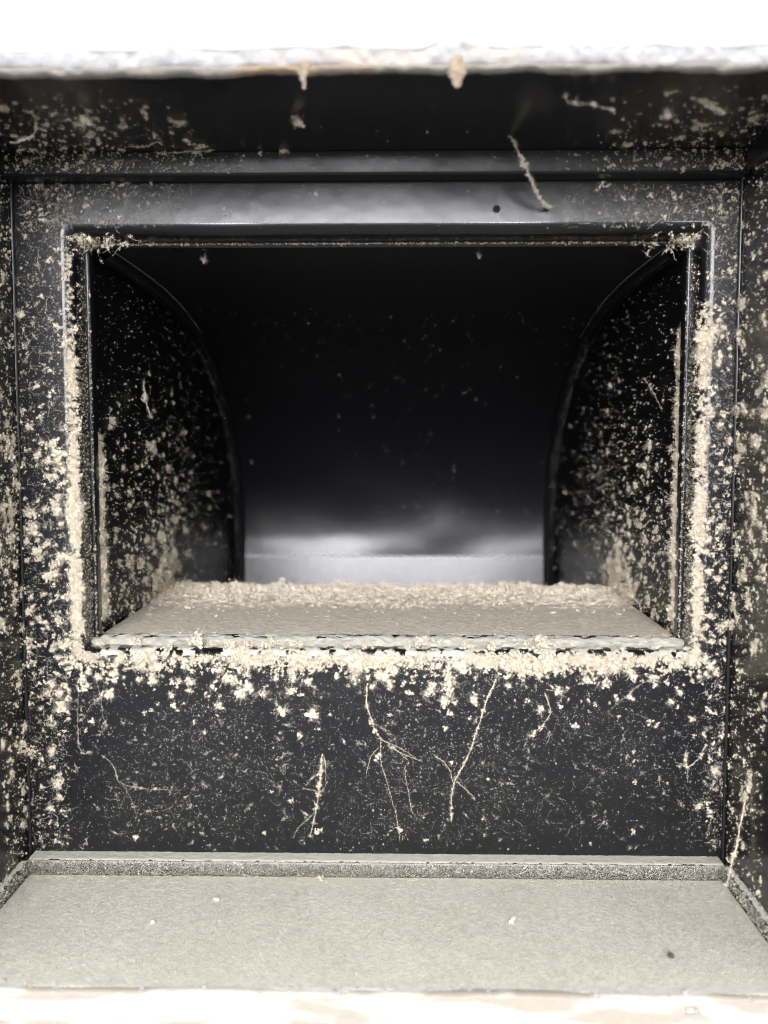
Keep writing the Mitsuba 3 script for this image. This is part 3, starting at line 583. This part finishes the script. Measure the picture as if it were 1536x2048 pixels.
strand([(335, 305, .271), (380, 303, .271), (415, 303, .271), (437, 295, .271)], .00014, .0001, "long thin dust strand lying along the upper left flange", tufts=4, tsize=.0009, seed=13, y=.271)
strand([(0, 190, .235), (40, 210, .238), (70, 240, .24), (62, 270, .24), (20, 284, .24)], .0002, .00015, "looped dust thread in the upper left corner", tufts=3, tsize=.001, seed=14, y=.24)
strand([(1380, 180, .232), (1400, 200, .234), (1430, 215, .236), (1450, 228, .237)], .0003, .0006, "broad fluffy dust strand in the upper right corner", tufts=14, tsize=.0016, seed=15, y=.235)
strand([(1130, 185, .225), (1136, 203, .226), (1180, 208, .228), (1228, 220, .23)], .00009, .00007, "faint bent cobweb thread under the ceiling on the right", tufts=1, tsize=.001, fuzz=6, seed=16, y=.23, cat="cobweb")
strand([(1288, 755, .330), (1310, 790, .325), (1340, 850, .315)], .00018, .00012, "straight cobweb thread across the right cheek inside the opening", tufts=3, tsize=.001, seed=17, cat="cobweb", y=.32)
strand([(288, 765, .345), (292, 800, .345), (300, 828, .345)], .0003, .0002, "short dust strand hanging on the left cheek inside the opening", tufts=6, tsize=.0012, seed=18, y=.345, bs="dust_tan")
strand([(640, 1755, .272), (655, 1768, .270)], .0002, .0002, "tiny tuft of lint at the foot of the back flange, left of the middle", tufts=4, tsize=.0012, seed=19, y=.271, name="lint_tuft", cat="lint")

def single(px, py, y, size, label, N=FRONT, bs="dust_cream", group="single dust tufts"):
    k = len(labels); r = np.random.default_rng(k)
    m = scatter([BIG[k % 10]], at(px, py, y), N, [size], r)
    one("dust_tuft", m, bs, label, "dust tuft")
single(594, 243, .243, .0026, "lone pale dust tuft under the ceiling left of the middle")
single(553, 181, .228, .0016, "small dark crumb stuck under the front of the ceiling", bs="dark_crumb_mat")
single(1333, 228, .238, .0026, "round pale dust tuft under the ceiling on the right")
single(170, 245, .24, .0034, "largest pale dust tuft under the ceiling in the upper left")
single(255, 365, D0 - EPS, .0012, "small dust tuft at the top left of the back panel")
single(570, 303, .2715, .0022, "little dust tuft on the upper flange left of the middle")
single(408, 518, .305, .0022, "dust tuft hanging from the inner rim near its left end")
single(958, 511, .305, .0018, "dust tuft hanging from the inner rim right of the middle")
for px, py, s, w in ((1085, 1290, .0056, "biggest dust ball on the bottom edge of the opening, right of the middle"), (540, 1290, .004, "dust ball on the bottom edge of the opening, left of the middle"),
                     (395, 1280, .0048, "dust ball on the bottom edge of the opening near its left end"), (845, 1287, .0044, "dust ball on the bottom edge of the opening in the middle"), (985, 1310, .005, "hanging dust ball on the bottom edge above the long slanting strand")):
    single(px, py, .286, s, w, np.array([0, -.6, 1.0]))
single(566, 1420, D0 - EPS, .0036, "dust tuft on the lower panel left of the middle, below the fringe")
single(65, 1505, D0 - EPS, .0034, "white dust tuft beside the lower left corner seam")
single(1395, 1610, D0 - EPS, .0022, "lone dust tuft near the lower right corner of the panel")
single(440, 1412, D0 - EPS, .0026, "small upright dust tuft below the left half of the fringe")

def crumb(px, py, y, dims, rot, bs, label, cat):
    k = len(labels); r = np.random.default_rng(k)
    v, f = rbox(-np.array(dims) / 2, np.array(dims) / 2, min(dims) * .3); v = v + r.normal(0, min(dims) * .08, v.shape)
    c_, s_ = math.cos(rot), math.sin(rot); v = np.c_[v[:, 0] * c_ - v[:, 1] * s_, v[:, 0] * s_ + v[:, 1] * c_, v[:, 2]]
    d = at(px, py, 1.0)[0]; p = d * ((ZF + .0005) / d[2]); p[2] += dims[2] / 2
    one("paint_crumb" if "white" in label else "dark_crumb", (v + p, f), bs, label, cat, smooth=40)
crumb(1025, 1842, 0, (.0011, .0028, .0006), -.4, "white_chip_paint", "white paint flake on the dusty floor right of the middle", "paint flake")
crumb(433, 1800, 0, (.0016, .0007, .0005), -.3, "white_chip_paint", "thin white paint sliver on the dusty floor left of the middle", "paint flake")
crumb(305, 1846, 0, (.0010, .0012, .0007), .2, "white_chip_paint", "small white paint chip on the left of the dusty floor", "paint flake")
crumb(1342, 1914, 0, (.0011, .0016, .0010), .5, "dark_crumb_mat", "dark crumb on the right of the dusty floor", "crumb")

# crumbs along the front edge of the floor
def front_edge():
    r = np.random.default_rng(31); n = 420; x = r.uniform(-.14, .13, 3 * n); x = x[r.uniform(0, 1, 3 * n) < patch(x * 500, x * 0, 5, 9)][:n]; n = len(x)
    P = np.c_[x, WALL + .0018 + r.normal(0, .0006, n), np.full(n, ZF - .0002)]
    stuff("mortar_crumbs", [scatter(MED, P, np.array([0, -.2, 1.]), lognorm(r, .0011, .5, n, .0004, .003), r, .6)], "mortar", "grey mortar crumbs along the front edge of the dusty floor")
front_edge()
def blob(px, py, y, s, label, seed):
    m = trimesh.creation.icosphere(subdivisions=3); v = np.array(m.vertices)
    v = v * (1 + .7 * (meshkit.fbm(v * 1.8 + seed, 3, seed) - .5))[:, None] * np.array([2.2, .7, .8]) * s + at(px, py, y)[0]
    one("sealant_blob", (v, np.array(m.faces)), "clear_sealant", label, "sealant", smooth=True)
blob(1385, 2024, WALL - .001, .0012, "clear glassy sealant blob at the bottom right of the recess", 3)
